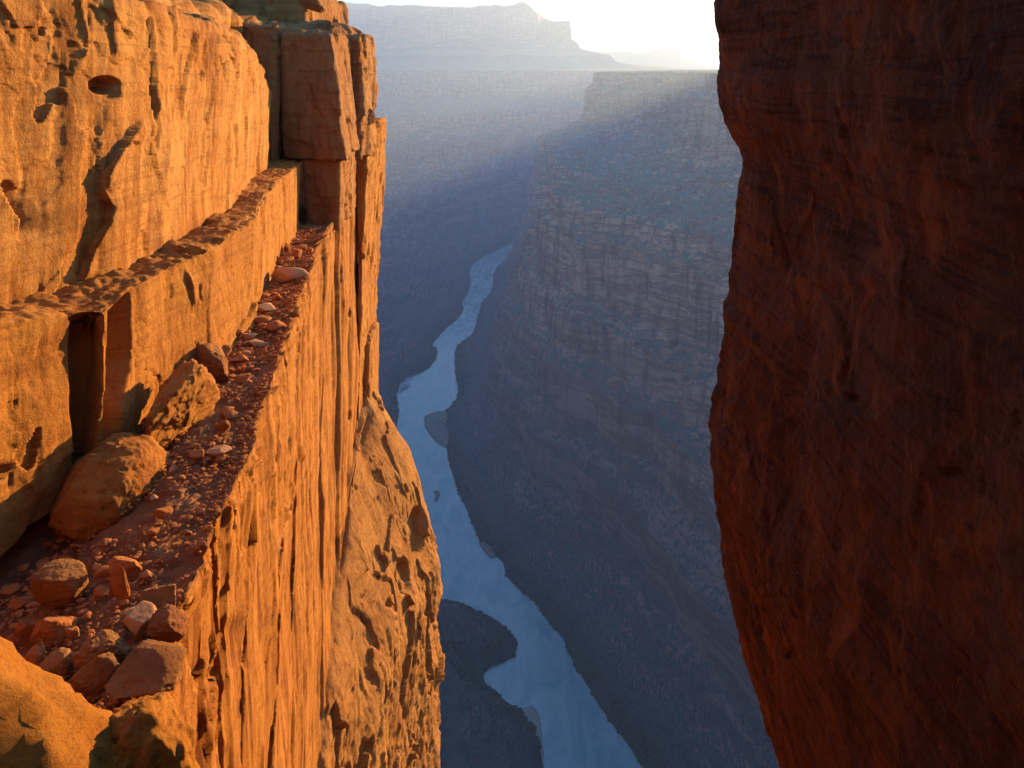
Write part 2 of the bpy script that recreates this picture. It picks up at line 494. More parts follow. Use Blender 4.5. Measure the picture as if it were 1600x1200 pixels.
# sand and gravel bars
def bar_mat(name, c1, c2):
    m, nt, b = mat_new(name); n = NB(nt)
    f = n.noise(n.pos(), .35, 9, .75)
    nt.links.new(n.mix(n.ramp(f, [(.4, 0.0), (.6, 1.0)]), c1, c2), b.inputs["Base Color"])
    nt.links.new(n.bump(f, 1.2), b.inputs["Normal"])
    return m
M_SAND = bar_mat("river_sand", (.30, .23, .17), (.42, .33, .25))
M_GRAV = bar_mat("river_gravel", (.12, .10, .08), (.34, .28, .22))

def mound(name, outline, height, mat, label, cat, rough=.0, res=60):
    pts = np.array([at(px, py, ZR) for px, py in outline])
    # ring mesh: inset rings towards the centroid, height by ring
    d = []
    n = len(pts)
    for i in range(n):
        a, b = pts[i], pts[(i + 1) % n]
        for t in np.linspace(0, 1, res // n + 2, endpoint=False): d.append(a + (b - a) * t)
    d = np.array(d)
    d += np.stack([fbm(d[:, 0] / 9, d[:, 1] / 9, 0 * d[:, 0], 3, .6, 3), fbm(d[:, 0] / 9, d[:, 1] / 9, 0 * d[:, 0], 3, .6, 7)], 1) * 1.5
    c = d.mean(0)
    ks = np.array([1.12, 1.0, .93, .85, .75, .6, .45, .3, .15, .02])
    hs = np.array([-3.0, .15, .5, .75, .9, 1.0, 1.0, 1.0, .95, .95])
    P = np.zeros((len(ks), len(d) + 1, 3))
    dd = np.vstack([d, d[:1]])
    for i, (k, h) in enumerate(zip(ks, hs)):
        q = c + (dd - c) * k
        P[i, :, :2] = q
        P[i, :, 2] = ZR + h * height + (rough * np.abs(fbm(q[:, 0] / 6, q[:, 1] / 6, 0 * q[:, 0], 3, .6, 5)) if k < 1 else 0)
    o = link(name, raw_mesh(name, P, grid_quads(*P.shape[:2]), mat))
    return tag(o, label, cat)
mound("sandbar", [(788, 1101), (805, 1108), (820, 1106), (832, 1102), (840, 1110), (844, 1125), (847, 1150), (849, 1180), (850, 1210), (842, 1190), (832, 1160), (815, 1130), (797, 1113)],
      2.2, M_SAND, "curved pale sandbar along the left bank at the bottom of the photo", "sandbar")
mound("gravel_bar", [(662, 652), (675, 645), (700, 643), (722, 650), (728, 660), (715, 672), (706, 690), (698, 700), (684, 694), (672, 680), (664, 667)],
      7.0, M_GRAV, "broad gravel bar jutting from the right bank below the bright river pool", "gravel bar", 5)
mound("gravel_bar", [(632, 603), (642, 602), (638, 606), (630, 610), (625, 615), (626, 607)],
      1.6, M_GRAV, "tiny dark gravel islet in the bright wide river pool", "islet", 1)
mound("gravel_bar", [(676, 768), (684, 766), (688, 772), (684, 782), (678, 784), (682, 776)],
      1.5, M_GRAV, "small dark rocky islet mid-river beside the sunlit buttress", "islet", 2)
mound("gravel_bar", [(748, 850), (756, 846), (768, 856), (774, 870), (768, 874), (756, 862)],
      3.0, M_GRAV, "small pinkish gravel patch on the right river bank", "gravel bar", 2)

# ------------------------------------------------------------------ cliffs
def plan_path(ctrl, spacing):
    """dense polyline through ctrl (x, Y), spacing(Y) metres"""
    out = []
    ctrl = np.array(ctrl, float)
    for a, b in zip(ctrl[:-1], ctrl[1:]):
        L = np.hypot(*(b - a)); Y = .5 * (a[1] + b[1])
        k = max(2, int(L / spacing(Y)))
        for t in np.linspace(0, 1, k, endpoint=False): out.append(a + (b - a) * t)
    out.append(ctrl[-1])
    return np.array(out)

def smooth1(a, k):
    if k < 2: return a
    w = np.hanning(2 * k + 1); w /= w.sum()
    p = np.pad(a, ((k, k),) + ((0, 0),) * (a.ndim - 1), mode='edge')
    return np.apply_along_axis(lambda v: np.convolve(v, w, 'valid'), 0, p)

def pixel(P):
    Y = np.maximum(P[..., 1], .5)
    return CX + P[..., 0] / Y * F, HY - P[..., 2] / Y * F

def rock_disp(P, big=.12, fac=.1, fs=(1, 1, 1.8), fine=.02, flute=0.0, crack=0.0, seed=0, bed=0.0, fsz=1.0, chip=.3):
    x, y, z = P[..., 0], P[..., 1], P[..., 2]
    wob = fbm(x * .9, y * .9, z * .5, 3, .55, seed + 2.2)
    d = big * fbm(x * .28, y * .28, z * .2, 3, .5, seed)
    if fac:
        v, e = facet(x / fs[0] / fsz + .35 * wob, y / fs[1] / fsz + .35 * wob, z / fs[2] / fsz + .2 * wob, int(seed * 7) + 3)
        d = d + fac * v
        v, e = facet(x / fs[0] / fsz * 3.1 + .5 * wob, y / fs[1] / fsz * 3.1, z / fs[2] / fsz * 2.7 + .5 * wob, int(seed * 5) + 31)
        msk = sstep(-.15, .35, fbm(x * .5, y * .5, z * .5, 2, .5, seed + 8))
        d = d + fac * chip * v * msk
    if flute:
        f1 = fbm(x * 2.4, y * 2.4, z * .07, 4, .6, seed + 5)
        d = d + flute * f1
    if crack:
        def line(fx, fy, fz, o, wd):
            q = perlin(x * fx + .2 * wob, y * fy, z * fz + o)
            g = np.maximum(np.abs(perlin((x + .03) * fx + .2 * wob, (y + .03) * fy, z * fz + o) - q) / .03, .35)
            return 1 - sstep(wd * .35, wd, np.abs(q) / g)
        m = sstep(.05, .35, perlin(x * .5, y * .5, z * .35 + 9 + seed))
        d = d - crack * line(1.1, 1.1, .07, seed, .022) * m
        m = sstep(.12, .4, perlin(x * 1.1, y * 1.1, z * .9 + 3 + seed))
        d = d - crack * .4 * line(3.1, 3.1, .2, seed + 4, .016) * m
    if bed:
        d = d + bed * perlin(x * .3, y * .3, z * 3.2 + seed) * sstep(-.1, .4, perlin(x * .4, y * .4, z * .4 + 2))
    d = d + fine * fbm(x * 5, y * 5, z * 3.5, 4, .62, seed + 1)
    return d

def chips(P, amp, seed, zs=.5):
    # thin flakes broken off the face: flat steps with sharp edges, in patches
    x, y, z = P[..., 0], P[..., 1], P[..., 2]
    w = fbm(x * 2.2, y * 2.2, z * 1.4, 3, .6, seed + 3)
    q = perlin(x * 1.6 + .5 * w, y * 1.6, z * 1.6 * zs + seed * 5)
    q2 = perlin(x * 4.1 + .5 * w, y * 4.1, z * 4.1 * zs + seed * 3 + 2)
    m = sstep(-.1, .3, perlin(x * .45, y * .45, z * .4 + seed * 9))
    d = -amp * sstep(.20, .25, q + .18 * w) - amp * .7 * sstep(.34, .39, q + .18 * w)
    d = d - amp * .6 * m * sstep(.22, .27, q2)
    # slanting hairline breaks
    f3 = lambda e: perlin((x + e + .35 * z) * 1.3 + .25 * w, (y + e) * 1.3, (z - .2 * y) * .25 + seed + 40)
    q3 = f3(0); g3 = np.maximum(np.abs(f3(.03) - q3) / .03, .4)
    return d - amp * 1.8 * m * (1 - sstep(.006, .02, np.abs(q3) / g3))

def apply_disp(P, d, fade=None):
    N = grid_normals(P)
    if fade is not None: d = d * fade
    return P + N * d[..., None]

def cliff_loft(name, plan, ztop, zbot, top_len, rnd, nface, ntop, mat, disp, feat=None, topz=None, lean=None, under=0.0,
               zpow=1.0, kind_label=None, extra=None, topd=None):
    """plan (n,2) foot line; the top runs towards -x. columns along plan, rows down the profile"""
    n = len(plan)
    rows = []
    X, Y = plan[:, 0], plan[:, 1]
    for i in range(ntop):
        t = i / (ntop - 1)
        xx = X - rnd - top_len * (1 - t) ** 1.3
        zz = ztop + (topz(xx, Y, X) if topz else 0 * X)
        rows.append(np.stack([xx, Y, zz], -1))
    zr = rows[-1][:, 2]
    for i in range(1, 9):
        a = i / 8 * math.pi / 2
        rows.append(np.stack([X - rnd * (1 - math.sin(a)), Y, zr - rnd * (1 - math.cos(a))], -1))
    z0 = zr - rnd
    for i in range(1, nface + 1):
        t = (i / nface) ** zpow
        zz = z0 + (zbot - z0) * t
        xx = X + (lean(zz, Y) if lean else 0)
        rows.append(np.stack([xx, Y, zz], -1))
    if under:
        for i in range(1, 10):
            a = i / 9
            rows.append(np.stack([xx - under * a, Y, zz - .15 * math.sin(a * 3.14)], -1))
    P = np.array(rows)
    if extra: P = extra(P)
    px, py = pixel(P)
    d = disp(P)
    if topd is not None:
        k = np.zeros(P.shape[:2]); k[:ntop + 4] = 1
        d = d * (1 - k) + topd(P) * k
    if feat:
        fm_ = np.ones(P.shape[:2]); fm_[:ntop + 3] = 0
        d = d + feat(px, py, P) * fm_
    P2 = apply_disp(P, -d)
    o = link(name, raw_mesh(name, P2, grid_quads(*P.shape[:2], True), mat))
    return o, P2

def flake(px, py, curve, amp, width, soft=3.0, y_fade=25):
    """rock to the right of curve (column by row) stands proud by amp, dying away over width"""
    c = np.array(curve, float)
    cx = np.interp(py, c[:, 1], c[:, 0])
    w = sstep(c[0, 1] - 2, c[0, 1] + y_fade, py) * (1 - sstep(c[-1, 1] - y_fade, c[-1, 1] + 2, py))
    s = px - cx
    return amp * w * sstep(0, soft, s) * np.exp(-np.maximum(s, 0) / width)

def slit(px, py, curve, amp, half=2.0):
    c = np.array(curve, float)
    cx = np.interp(py, c[:, 1], c[:, 0])
    w = sstep(c[0, 1], c[0, 1] + 12, py) * (1 - sstep(c[-1, 1] - 12, c[-1, 1], py))
    return -amp * w * (1 - sstep(half * .4, half, np.abs(px - cx)))

def dent(px, py, cx, cy, rx, ry, amp, p=1.0):
    q = ((px - cx) / rx) ** 2 + ((py - cy) / ry) ** 2
    return -amp * (1 - sstep(.5, 1.15, q))

# ---- upper cliff face
foot_u = [(-7.4, -8), (-6.9, 0), (-6.8, 7)] + [at(px, py, -3.15) for px, py in
          [(0, 478), (60, 458), (120, 440), (180, 421), (260, 385), (330, 345), (365, 325), (392, 292), (412, 270), (421, 262)]] + \
         [(-8.05, 26.9), (-8.7, 27.3), (-10.5, 27.6)]
sp = lambda Y: .035 if 6 < Y < 13 else (.06 if 6 < Y < 18 else (.07 if Y < 30 and Y > 6 else .4))
pu = smooth1(plan_path(foot_u, sp), 5)
zt_u = np.interp(pu[:, 1], [-8, 8, 12, 14, 18, 22, 24.5, 26, 27.6], [1.6, 1.5, 1.35, 1.2, 1.05, .65, .1, -.5, -.8])
def feat_u(px, py, P):
    d = dent(px, py, 166, 133, 24, 15, .30) + dent(px, py, 176, 146, 14, 10, .10)
    d += flake(px, py, [(222, 180), (205, 200), (182, 235), (160, 275), (157, 300), (172, 325), (168, 345), (150, 380), (132, 425), (125, 450)], .15, 60, 4)
    d += flake(px, py, [(0, 280), (18, 318), (36, 345), (30, 380)], -.12, 30, 3)
    d += flake(px, py, [(160, -40), (172, 30), (180, 100)], .06, 35, 3)
    d += flake(px, py, [(225, -20), (232, 60), (236, 130), (240, 190)], .08, 40, 3)
    d += flake(px, py, [(258, -20), (268, 40), (272, 75), (270, 100)], .08, 30, 3)
    d += flake(px, py, [(115, -40), (125, 20), (135, 70), (122, 100)], .05, 40, 3)
    d += slit(px, py, [(232, 130), (240, 190), (238, 240)], .08, 2.5)
    d += slit(px, py, [(372, 190), (376, 240), (372, 290)], .07, 2.5)
    d += slit(px, py, [(318, 60), (320, 100), (316, 130)], .06, 2.5)
    d += slit(px, py, [(262, 175), (270, 190), (258, 215)], .06, 2.5)
    up = 1 - sstep(40, 190, py)
    wv = fbm(P[..., 0], P[..., 1], P[..., 2], 3, .6, 4)
    ru, _ = facet(P[..., 0] * .9 + .5 * wv, P[..., 1] * .9 + .6 * P[..., 2], P[..., 2] * 1.3 + .4 * wv, 77)
    rv, _ = facet(P[..., 0] * 2.9 + .5 * wv, P[..., 1] * 2.9 + .9 * P[..., 2], P[..., 2] * 2.1, 71)
    return d + up * (.04 * ru + .02 * rv)
o, _ = cliff_loft("upper_cliff", pu, zt_u, np.full(len(pu), -3.6), 7.5, .35, 340, 40, M_UP,
           lambda P: rock_disp(P, .16, .05, (1.3, 1.3, 2.6), .006, .012, .05, 1.3, .004, chip=.1) + chips(P, .012, 1),
           feat_u, topz=lambda xx, Y, X: (X - xx) * .16,
           topd=lambda P: rock_disp(P, .15, .12, (1, 1, .6), .04, 0, 0, 2.3))
tag(o, "sunlit orange upper sandstone wall with a small eye shaped hollow", None, None, "structure")

# ---- middle slab
foot_m = [(-8.6, -6), (-7.6, 3), (-6.11, 9.6), (-5.80, 10.75)] + [at(162, 478, -3.2), at(190, 462, -3.2), at(207, 444, -3.2),
          at(260, 418, -3.2), at(330, 388, -3.2), at(372, 362, -3.2), at(400, 346, -3.2)] + \
         [at(404, 334, -3.2), at(410, 318, -3.2), at(440, 284, -3.2), at(470, 256, -3.2)] + [(-7.6, 28.4), (-9, 28.6)]
pm = smooth1(plan_path(foot_m, lambda Y: .03 if 7 < Y < 14 else (.055 if 7 <= Y < 19 else (.08 if Y > 7 else .4))), 3)
def feat_m(px, py, P):
    d = 0 * px
    # two dark notches: what lies nearer is set back, the far side faces the camera
    def notch(c0, c1, amp):
        c = np.array(c0, float); e = np.array(c1, float)
        a = np.interp(py, c[:, 1], c[:, 0]); b = np.interp(py, e[:, 1], e[:, 0])
        w = sstep(c[0, 1] - 8, c[0, 1] + 16, py) * (1 - sstep(c[-1, 1] - 15, c[-1, 1], py))
        prof = sstep(a - 16, a + 2, px) * (1 - sstep(b - 3, b + 1, px))
        return -amp * w * prof
    d = notch([(124, 470), (122, 560), (118, 640), (122, 700), (128, 745)], [(163, 470), (160, 540), (155, 620), (142, 700), (136, 745)], .42)
    d = d + notch([(186, 455), (182, 560), (176, 640), (166, 722)], [(206, 445), (205, 560), (188, 650), (172, 722)], .42)
    d += flake(px, py, [(60, 520), (52, 560), (20, 600), (-10, 615)], -.05, 60, 3)
    d += flake(px, py, [(292, 415), (300, 450), (302, 475), (300, 490)], .10, 14, 3)
    d += flake(px, py, [(258, 460), (257, 500), (254, 545)], -.06, 14, 3)
    d += slit(px, py, [(413, 300), (411, 340), (413, 385)], .10, 2.2)
    d += slit(px, py, [(395, 440), (392, 455), (388, 475)], .05, 2.2)
    d += slit(px, py, [(248, 580), (252, 620), (249, 650)], .05, 2.2)
    d += slit(px, py, [(316, 440), (314, 460), (317, 475)], .05, 2.2)
    return d
zt_m = np.interp(pm[:, 1], [-6, 9.6, 11, 13, 17.3, 17.9, 20, 28], [-3.0, -3.06, -3.25, -3.2, -3.2, -3.2, -3.1, -3.15])
zb_m = np.interp(pm[:, 1], [-6, 9.6, 10.5, 12, 14, 18, 28], [-6.0, -5.75, -5.62, -5.68, -5.5, -5.5, -5.5])
o, _ = cliff_loft("middle_cliff", pm, zt_m, zb_m, 3.0, .10, 300, 60, M_MID,
           lambda P: rock_disp(P, .10, .05, (1.2, 1.2, 2.4), .006, .012, .03, 4.7, .004, chip=.1) + chips(P, .012, 2),
           feat_m, under=1.6, topz=lambda xx, Y, X: (X - xx) * .05,
           topd=lambda P: rock_disp(P, .05, .10, (.9, .9, .5), .045, 0, 0, 3.3))
tag(o, "long sunlit sandstone slab between the two ledges with two dark vertical notches", None, None, "structure")

# ---- lower ledge and the long smooth face below it
EDGE = [(-2.0, -3), (-2.2, 2), (-2.6, 5)] + [at(px, py, -5.35) for px, py in
        [(250, 1110), (272, 1030), (290, 950), (325, 860), (372, 760), (402, 700), (418, 640), (430, 590), (455, 520), (480, 446), (495, 400), (508, 365), (520, 345)]] + \
       [(-6.60, 33), (-6.85, 36.5), (-6.95, 40), (-8.2, 42), (-12, 43)]
pe = smooth1(plan_path(EDGE, lambda Y: .035 if 4 < Y < 12 else (.06 if 4 < Y < 20 else (.09 if 4 < Y < 40 else .4))), 4)
pe[:, 0] -= .10 * sstep(.25, .4, perlin(pe[:, 1] * 1.3, 0 * pe[:, 1] + 2.2, 0 * pe[:, 1]))
pe[:, 0] += .12 * fbm(pe[:, 1] * .8, 0 * pe[:, 1], 0 * pe[:, 1] + .4, 4, .6, 1.0) * (pe[:, 1] < 36)
_ed = np.array(EDGE)
def edge_x(Y): return np.interp(Y, _ed[:-2, 1], _ed[:-2, 0])
def floorz(x, Y):
    i = edge_x(Y) - x
    z = -5.35 - .62 * sstep(.7, 2.6, i) * sstep(13.5, 9.5, Y) + .10 * np.asarray(perlin(x * .5, Y * .35, 0 * x + 3.3))
    return z + .12 * sstep(.35, 0, i)
def feat_l(px, py, P):
    d = slit(px, py, [(462, 780), (440, 840), (434, 900), (432, 1000), (428, 1100), (422, 1210)], .18, 2.6)
    d += flake(px, py, [(360, 960), (356, 990), (340, 1030), (322, 1072)], -.16, 14, 3)
    d += slit(px, py, [(395, 960), (388, 1040), (382, 1120), (378, 1210)], .08, 2.2)
    d += slit(px, py, [(492, 480), (490, 540), (487, 600)], .06, 2)
    d += flake(px, py, [(440, 640), (450, 660), (446, 700), (440, 740)], .04, 10, 2)
    d += slit(px, py, [(448, 680), (442, 760), (438, 850)], .05, 2)
    d += dent(px, py, 545, 490, 4, 7, .15) + dent(px, py, 545, 650, 4, 8, .12)
    # flaking, ochre band just under the rim of the near ledge
    m = (1 - sstep(60, 130, px - np.interp(py, [345, 700, 950, 1110], [520, 402, 290, 250]))) * sstep(600, 760, py)
    v, e = facet(P[..., 0] * 2.2, P[..., 1] * 1.6, P[..., 2] * 1.4, 15)
    rim = sstep(-6.1, -5.45, P[..., 2])
    v2, e2 = facet(P[..., 0] * 3.2, P[..., 1] * 2.2, P[..., 2] * 4.0, 25)
    return d + .07 * m * v + rim * (.06 * v2 - .03)
o, _ = cliff_loft("lower_cliff", pe, np.zeros(len(pe)), np.full(len(pe), -140.0), 6.5, .09, 620, 210, M_LOW,
           lambda P: rock_disp(P, .16, .03, (1.2, 1.2, 6.5),   .003, .017, .07, 6.1, 0.0, chip=.1) + chips(P, .014, 3, .22),
           feat_l, topz=lambda xx, Y, X: floorz(xx, Y), zpow=2.4,
           topd=lambda P: -.09 + rock_disp(P, .04, .05, (.7, .7, .4), .03, 0, 0, 3.9) + .02 * np.abs(ridged(P[..., 0] * 4, P[..., 1] * 4, P[..., 2], 3, .6, 2)))
# the ledge itself is stonier and duller than the face: second material on its rows
me = o.data
me.materials.append(M_FLOOR)
ncol = len(pe) - 1
idx = np.zeros(len(me.polygons), np.int32); idx[:ncol * 212] = 1
me.polygons.foreach_set("material_index", idx)
tag(o, "rubble strewn ledge above a tall smooth streaked orange cliff face", None, None, "structure")

# ---- rough buttress bulging out below the smooth face
SIL = np.array([(600, 572), (625, 582), (650, 600), (690, 622), (715, 640), (760, 655), (800, 668), (850, 682), (885, 689), (930, 684),
                (1000, 677), (1030, 683), (1117, 687), (1200, 686), (1400, 700), (2500, 760)], float)
YS = 37.0
sil_z = -(SIL[:, 0] - HY) / F * YS
sil_x = (SIL[:, 1] - CX) / F * YS
START = np.array([(-14.0, 38.5), (-14.7, 37), (-15.7, 34), (-16.6, 31.5), (-18, 29.3), (-19.5, 27.3), (-20.3, 24.5), (-22, 23), (-30, 18)])
zs = np.concatenate([np.linspace(-13.8, -36, 460), np.geomspace(36.2, 150, 60) * -1])
ncb = 330
P = np.zeros((len(zs), ncb, 3))
for i, z in enumerate(zs):
    xs = np.interp(-z, -sil_z, sil_x)
    ys = np.interp(-z, -START[:, 0], START[:, 1])
    k = sstep(-13.8, -15.5, z)
    kk = np.interp(-z, [14, 16, 22, 150], [0, .5, 1, 1.4])
    a = [(edge_x(ys) - .8, ys - .6), (edge_x(ys + .5) + .25 * k, ys + .9), (edge_x(ys) * .4 + xs * .6 - .35, ys * .35 + YS * .65 - 1.4 * kk), (xs - .06, YS - .5), (xs, YS + .6),
         (xs - .7, YS + 2.4), (xs - 3.0, YS + 4), (xs - 8, YS + 5)]
    a = np.array(a)
    L = np.concatenate([[0], np.cumsum(np.hypot(*np.diff(a, axis=0).T))])
    wts = np.concatenate([np.linspace(0, L[4], 280), np.linspace(L[4], L[-1], 51)[1:]])
    P[i, :, 0] = np.interp(wts, L, a[:, 0]); P[i, :, 1] = np.interp(wts, L, a[:, 1]); P[i, :, 2] = z
for c in (0, 1):
    P[:, :, c] = smooth1(P[:, :, c].T, 14).T
fd = sstep(-13.8, -15.5, P[..., 2])[..., None]
px, py = pixel(P)
dd = rock_disp(P, .35, .30, (1.5, 1.5, 3.4), .03, 0, .12, 8.4, 0, fsz=1.15, chip=.3) + chips(P, .022, 5)
dd = dd * (.35 + .65 * sstep(-19, -22.5, P[..., 2]))
dd += dent(px, py, 655, 830, 16, 40, .5) + dent(px, py, 630, 900, 12, 30, .35)
dd += flake(px, py, [(575, 640), (560, 700), (548, 760), (534, 850), (530, 900)], -.35, 8, 2)
dd += flake(px, py, [(612, 735), (622, 755), (640, 785)], .12, 16, 3)
dd *= fd[..., 0]
P2 = apply_disp(P, -dd) if grid_normals(P)[200, 100, 0] < 0 else apply_disp(P, dd)
o = link("rough_buttress", raw_mesh("rough_buttress", P2, grid_quads(*P.shape[:2]), M_BUT))
tag(o, "rugged sunlit buttress bulging over the river below the smooth face", None, None, "structure")

# ---- right cliff in shade
SR = np.array([(-300, 1150), (-60, 1135), (0, 1128), (40, 1127), (60, 1133), (110, 1132), (125, 1128), (160, 1130), (190, 1140), (230, 1160), (262, 1168), (290, 1162),
               (330, 1158), (360, 1155), (420, 1143), (470, 1135), (530, 1130), (600, 1122), (640, 1111), (660, 1107), (700, 1107), (760, 1115), (800, 1130),
               (860, 1133), (920, 1145), (990, 1160), (1060, 1185), (1140, 1210), (1200, 1233), (1500, 1300), (3000, 1450)], float)
YR = 12.0
sz = -(SR[:, 0] - HY) / F * YR
sx = (SR[:, 1] - CX) / F * YR
zs = np.concatenate([[4.2, 4.1, 4.0], np.linspace(3.8, 1.3, 20), np.linspace(1.28, -11, 560), np.geomspace(11.2, 140, 70) * -1])
ncr = 560
P = np.zeros((len(zs), ncr, 3))
top_in = np.interp(zs, [-999, 3.3, 3.8, 4.0, 4.1, 4.2], [0, 0, .4, 1.0, 3, 9])
for i, z in enumerate(zs):
    xs = np.interp(-z, -sz, sx) + top_in[i]
    b = np.interp(z, [-11, -6, -2, 0, 4], [.55, .1, 0, .05, .3])
    a = np.array([(3.2 + top_in[i], -9), (2.75 + b + top_in[i], -2), (2.70 + b * .6 + top_in[i], 2.5), (2.85 + .35 * (xs - 2.9) + .2 * b, 6), (3.0 + .75 * (xs - 3.0), 9), (xs - .10, 10.9), (xs, 12.0),
                  (xs + .35, 12.7), (xs + 1.5, 13.3), (xs + 4, 13.6), (xs + 10, 13.8)])
    L = np.concatenate([[0], np.cumsum(np.hypot(*np.diff(a, axis=0).T))])
    wts = np.concatenate([np.linspace(0, L[2], 40), np.linspace(L[2], L[7], 470)[1:], np.linspace(L[7], L[-1], 52)[1:]])
    P[i, :, 0] = np.interp(wts, L, a[:, 0]); P[i, :, 1] = np.interp(wts, L, a[:, 1]); P[i, :, 2] = z
for c in (0, 1):
    P[:, :, c] = smooth1(P[:, :, c].T, 10).T
px, py = pixel(P)
x, y, z = P[..., 0], P[..., 1], P[..., 2]
dd = rock_disp(P, .14, 0, (1.6, 1.6, 2.2), .016, 0, .0, 2.9, 0)
# dipping cross beds
tb = z * 1.0 - y * .06 + .3 * fbm(y * .4, z * .4, x * 0, 3, .5, 3)
low = sstep(-2.0, -4.2, z)
dd += .034 * fbm(tb * 3.6, y * .15, z * .1, 5, .65, 4) * (.3 + .7 * low)
dd += chips(P, .012, 6, .35) * sstep(-.1, .3, perlin(x, y * .5, z * .5))
dd += .05 * fbm(x * .8, y * .8 + .3 * z, z * .35, 3, .5, 5)
fv_, _e = facet(x * .8, y * .7 + .25 * z, z * .55 + .3 * fbm(y, z, x * 0, 2, .5, 2), 19)
dd += .022 * fv_
dd += .016 * fbm(x * 3, y * 3, z * 3, 4, .65, 3)
tb2 = z * 1.0 - y * .2
dd += .018 * fbm(tb2 * 7, y * .3, z * .2, 3, .6, 14) * dent(px, py, 1150, 560, 60, 90, -1.0)
dd += flake(px, py, [(1190, 288), (1205, 310), (1212, 345), (1216, 380), (1218, 430)], -.045, 40, 2)
dd += dent(px, py, 1208, 380, 6, 24, .05)
dd += flake(px, py, [(1258, 440), (1285, 470), (1305, 510), (1312, 560), (1302, 590), (1318, 630), (1342, 650)], -.045, 60, 2, 10)
dd += dent(px, py, 1320, 622, 12, 9, .04)
dd += dent(px, py, 1462, 735, 12, 8, .05) + dent(px, py, 1190, 985, 5, 10, .06) + dent(px, py, 1236, 1022, 6, 10, .06)
dd += flake(px, py, [(1595, 90), (1578, 140), (1575, 260)], -.06, 40, 3)
N = grid_normals(P)
P2 = apply_disp(P, dd if N[300, 300, 0] < 0 else -dd)
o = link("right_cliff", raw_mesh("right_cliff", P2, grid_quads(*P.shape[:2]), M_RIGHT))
tag(o, "dark red brown sandstone cliff in shade filling the right side", None, None, "structure")

# ---- cliff blocks at the far corner of the left wall
def block(name, x0, x1, y0, y1, z0, z1, mat, label, seed=1, res=.055, amp=1.0, taper=(0, 0), rnd=.12, kind="structure", slant=0.0):
    """closed rounded box; taper moves the right and front faces inwards per metre below the top"""
    nx = max(4, int((x1 - x0) / res)); ny = max(4, int((y1 - y0) / (res * 1.6))); nz = max(6, int((z1 - z0) / res))
    per = []
    for t in np.linspace(0, 1, ny, endpoint=False): per.append((0, 1 - t))
    for t in np.linspace(0, 1, nx, endpoint=False): per.append((t, 0))
    for t in np.linspace(0, 1, ny, endpoint=False): per.append((1, t))
    for t in np.linspace(0, 1, nx + 1): per.append((1 - t, 1))
    per = np.array(per)
    cx_, cy_ = (x0 + x1) / 2, (y0 + y1) / 2
    rows = []
    zt = [(z1, k) for k in np.linspace(0.02, 1, 14)[:-1]] + [(z, 1) for z in np.linspace(z1, z0, nz)] + [(z0, k) for k in np.linspace(1, .02, 8)[1:]]
    for z, k in zt:
        gx = x0 + per[:, 0] * (x1 - x0) - taper[0] * (z1 - z) * per[:, 0]
        gy = y0 + per[:, 1] * (y1 - y0) + taper[1] * (z1 - z) * (1 - per[:, 1])
        gx = gx + slant * (gy - y0) * 1.0
        r = max(0, rnd - (z1 - z)) / rnd if rnd else 0
        ins = rnd * (1 - math.sqrt(max(0, 1 - r * r)))
        k2 = k * (1 - ins * 2 / min(x1 - x0, y1 - y0))
        rows.append(np.stack([cx_ + slant * (cy_ - y0) + (gx - cx_ - slant * (cy_ - y0)) * k2, cy_ + (gy - cy_) * k2, np.full(len(gx), z)], -1))
    P = np.array(rows)
    # round the vertical corners a little
    q = np.pad(P, ((0, 0), (3, 3), (0, 0)), mode='wrap')
    P = (q[:, 0:-6] + 2 * q[:, 1:-5] + 3 * q[:, 2:-4] + 4 * q[:, 3:-3] + 3 * q[:, 4:-2] + 2 * q[:, 5:-1] + q[:, 6:]) / 16
    P[:, -1] = P[:, 0]
    N = grid_normals(P)
    c = P.mean((0, 1))
    s = np.sign(np.mean(np.sum(N * (P - c), -1)))
    d = rock_disp(P, .10 * amp, .12 * amp, (1.0, 1.0, 2.0), .022, .02, .07, seed, .02, chip=.4)
    P2 = P + N * s * d[..., None]
    P2[:, -1] = P2[:, 0]
    o = link(name, raw_mesh(name, P2, grid_quads(*P.shape[:2], s > 0), mat))
    return tag(o, label, None, None, kind)

def X(px, Y): return (px - CX) / F * Y
def Zp(py, Y): return (HY - py) / F * Y
block("recessed_cliff", X(345, 28), X(433, 28), 27.6, 32, -3.4, Zp(38, 28), M_BLK, "grey varnished rock recessed behind the upper wall's far corner", 3, amp=1.3)
block("corner_cliff", X(441, 28), X(519, 28), 28, 33.5, -3.12, Zp(45, 28), M_BLK, "big square cliff block with a dark face and sunlit right side", 5, taper=(-.10, 0), amp=1.0, slant=-.07, rnd=.25)
block("corner_cliff", X(473, 28.3), X(531, 28.3), 28.2, 33, -5.6, -3.06, M_BLK, "smaller dark faced cliff block under the big square block", 7, amp=.8, slant=-.06)
block("corner_cliff", X(525, 33), X(567, 33), 32.6, 36.8, Zp(248, 33), Zp(52, 33), M_BLK, "tall narrow sunlit pillar at the upper cliff corner", 9, amp=1.2, slant=-.03, rnd=.3)
block("corner_cliff", X(556, 34.6), X(577, 34.6), 34.4, 41, -17, Zp(196, 34.6), M_MID, "thin sunlit pillar with a shaded side standing against the sky gap", 11, amp=.8, taper=(.045, 0.08), slant=-.045)
block("corner_cliff", X(560, 37), X(580, 37), 36.6, 40, -16.6, -12.4, M_MID, "short narrow flake at the foot of the thin pillar", 12, amp=.5, slant=-.03)
block("shoulder_cliff", X(350, 30), X(527, 30), 29.2, 38, -2, 1.85, M_BLK, "rounded grey shoulder rising behind the big square block", 13, amp=1.4, rnd=1.0)
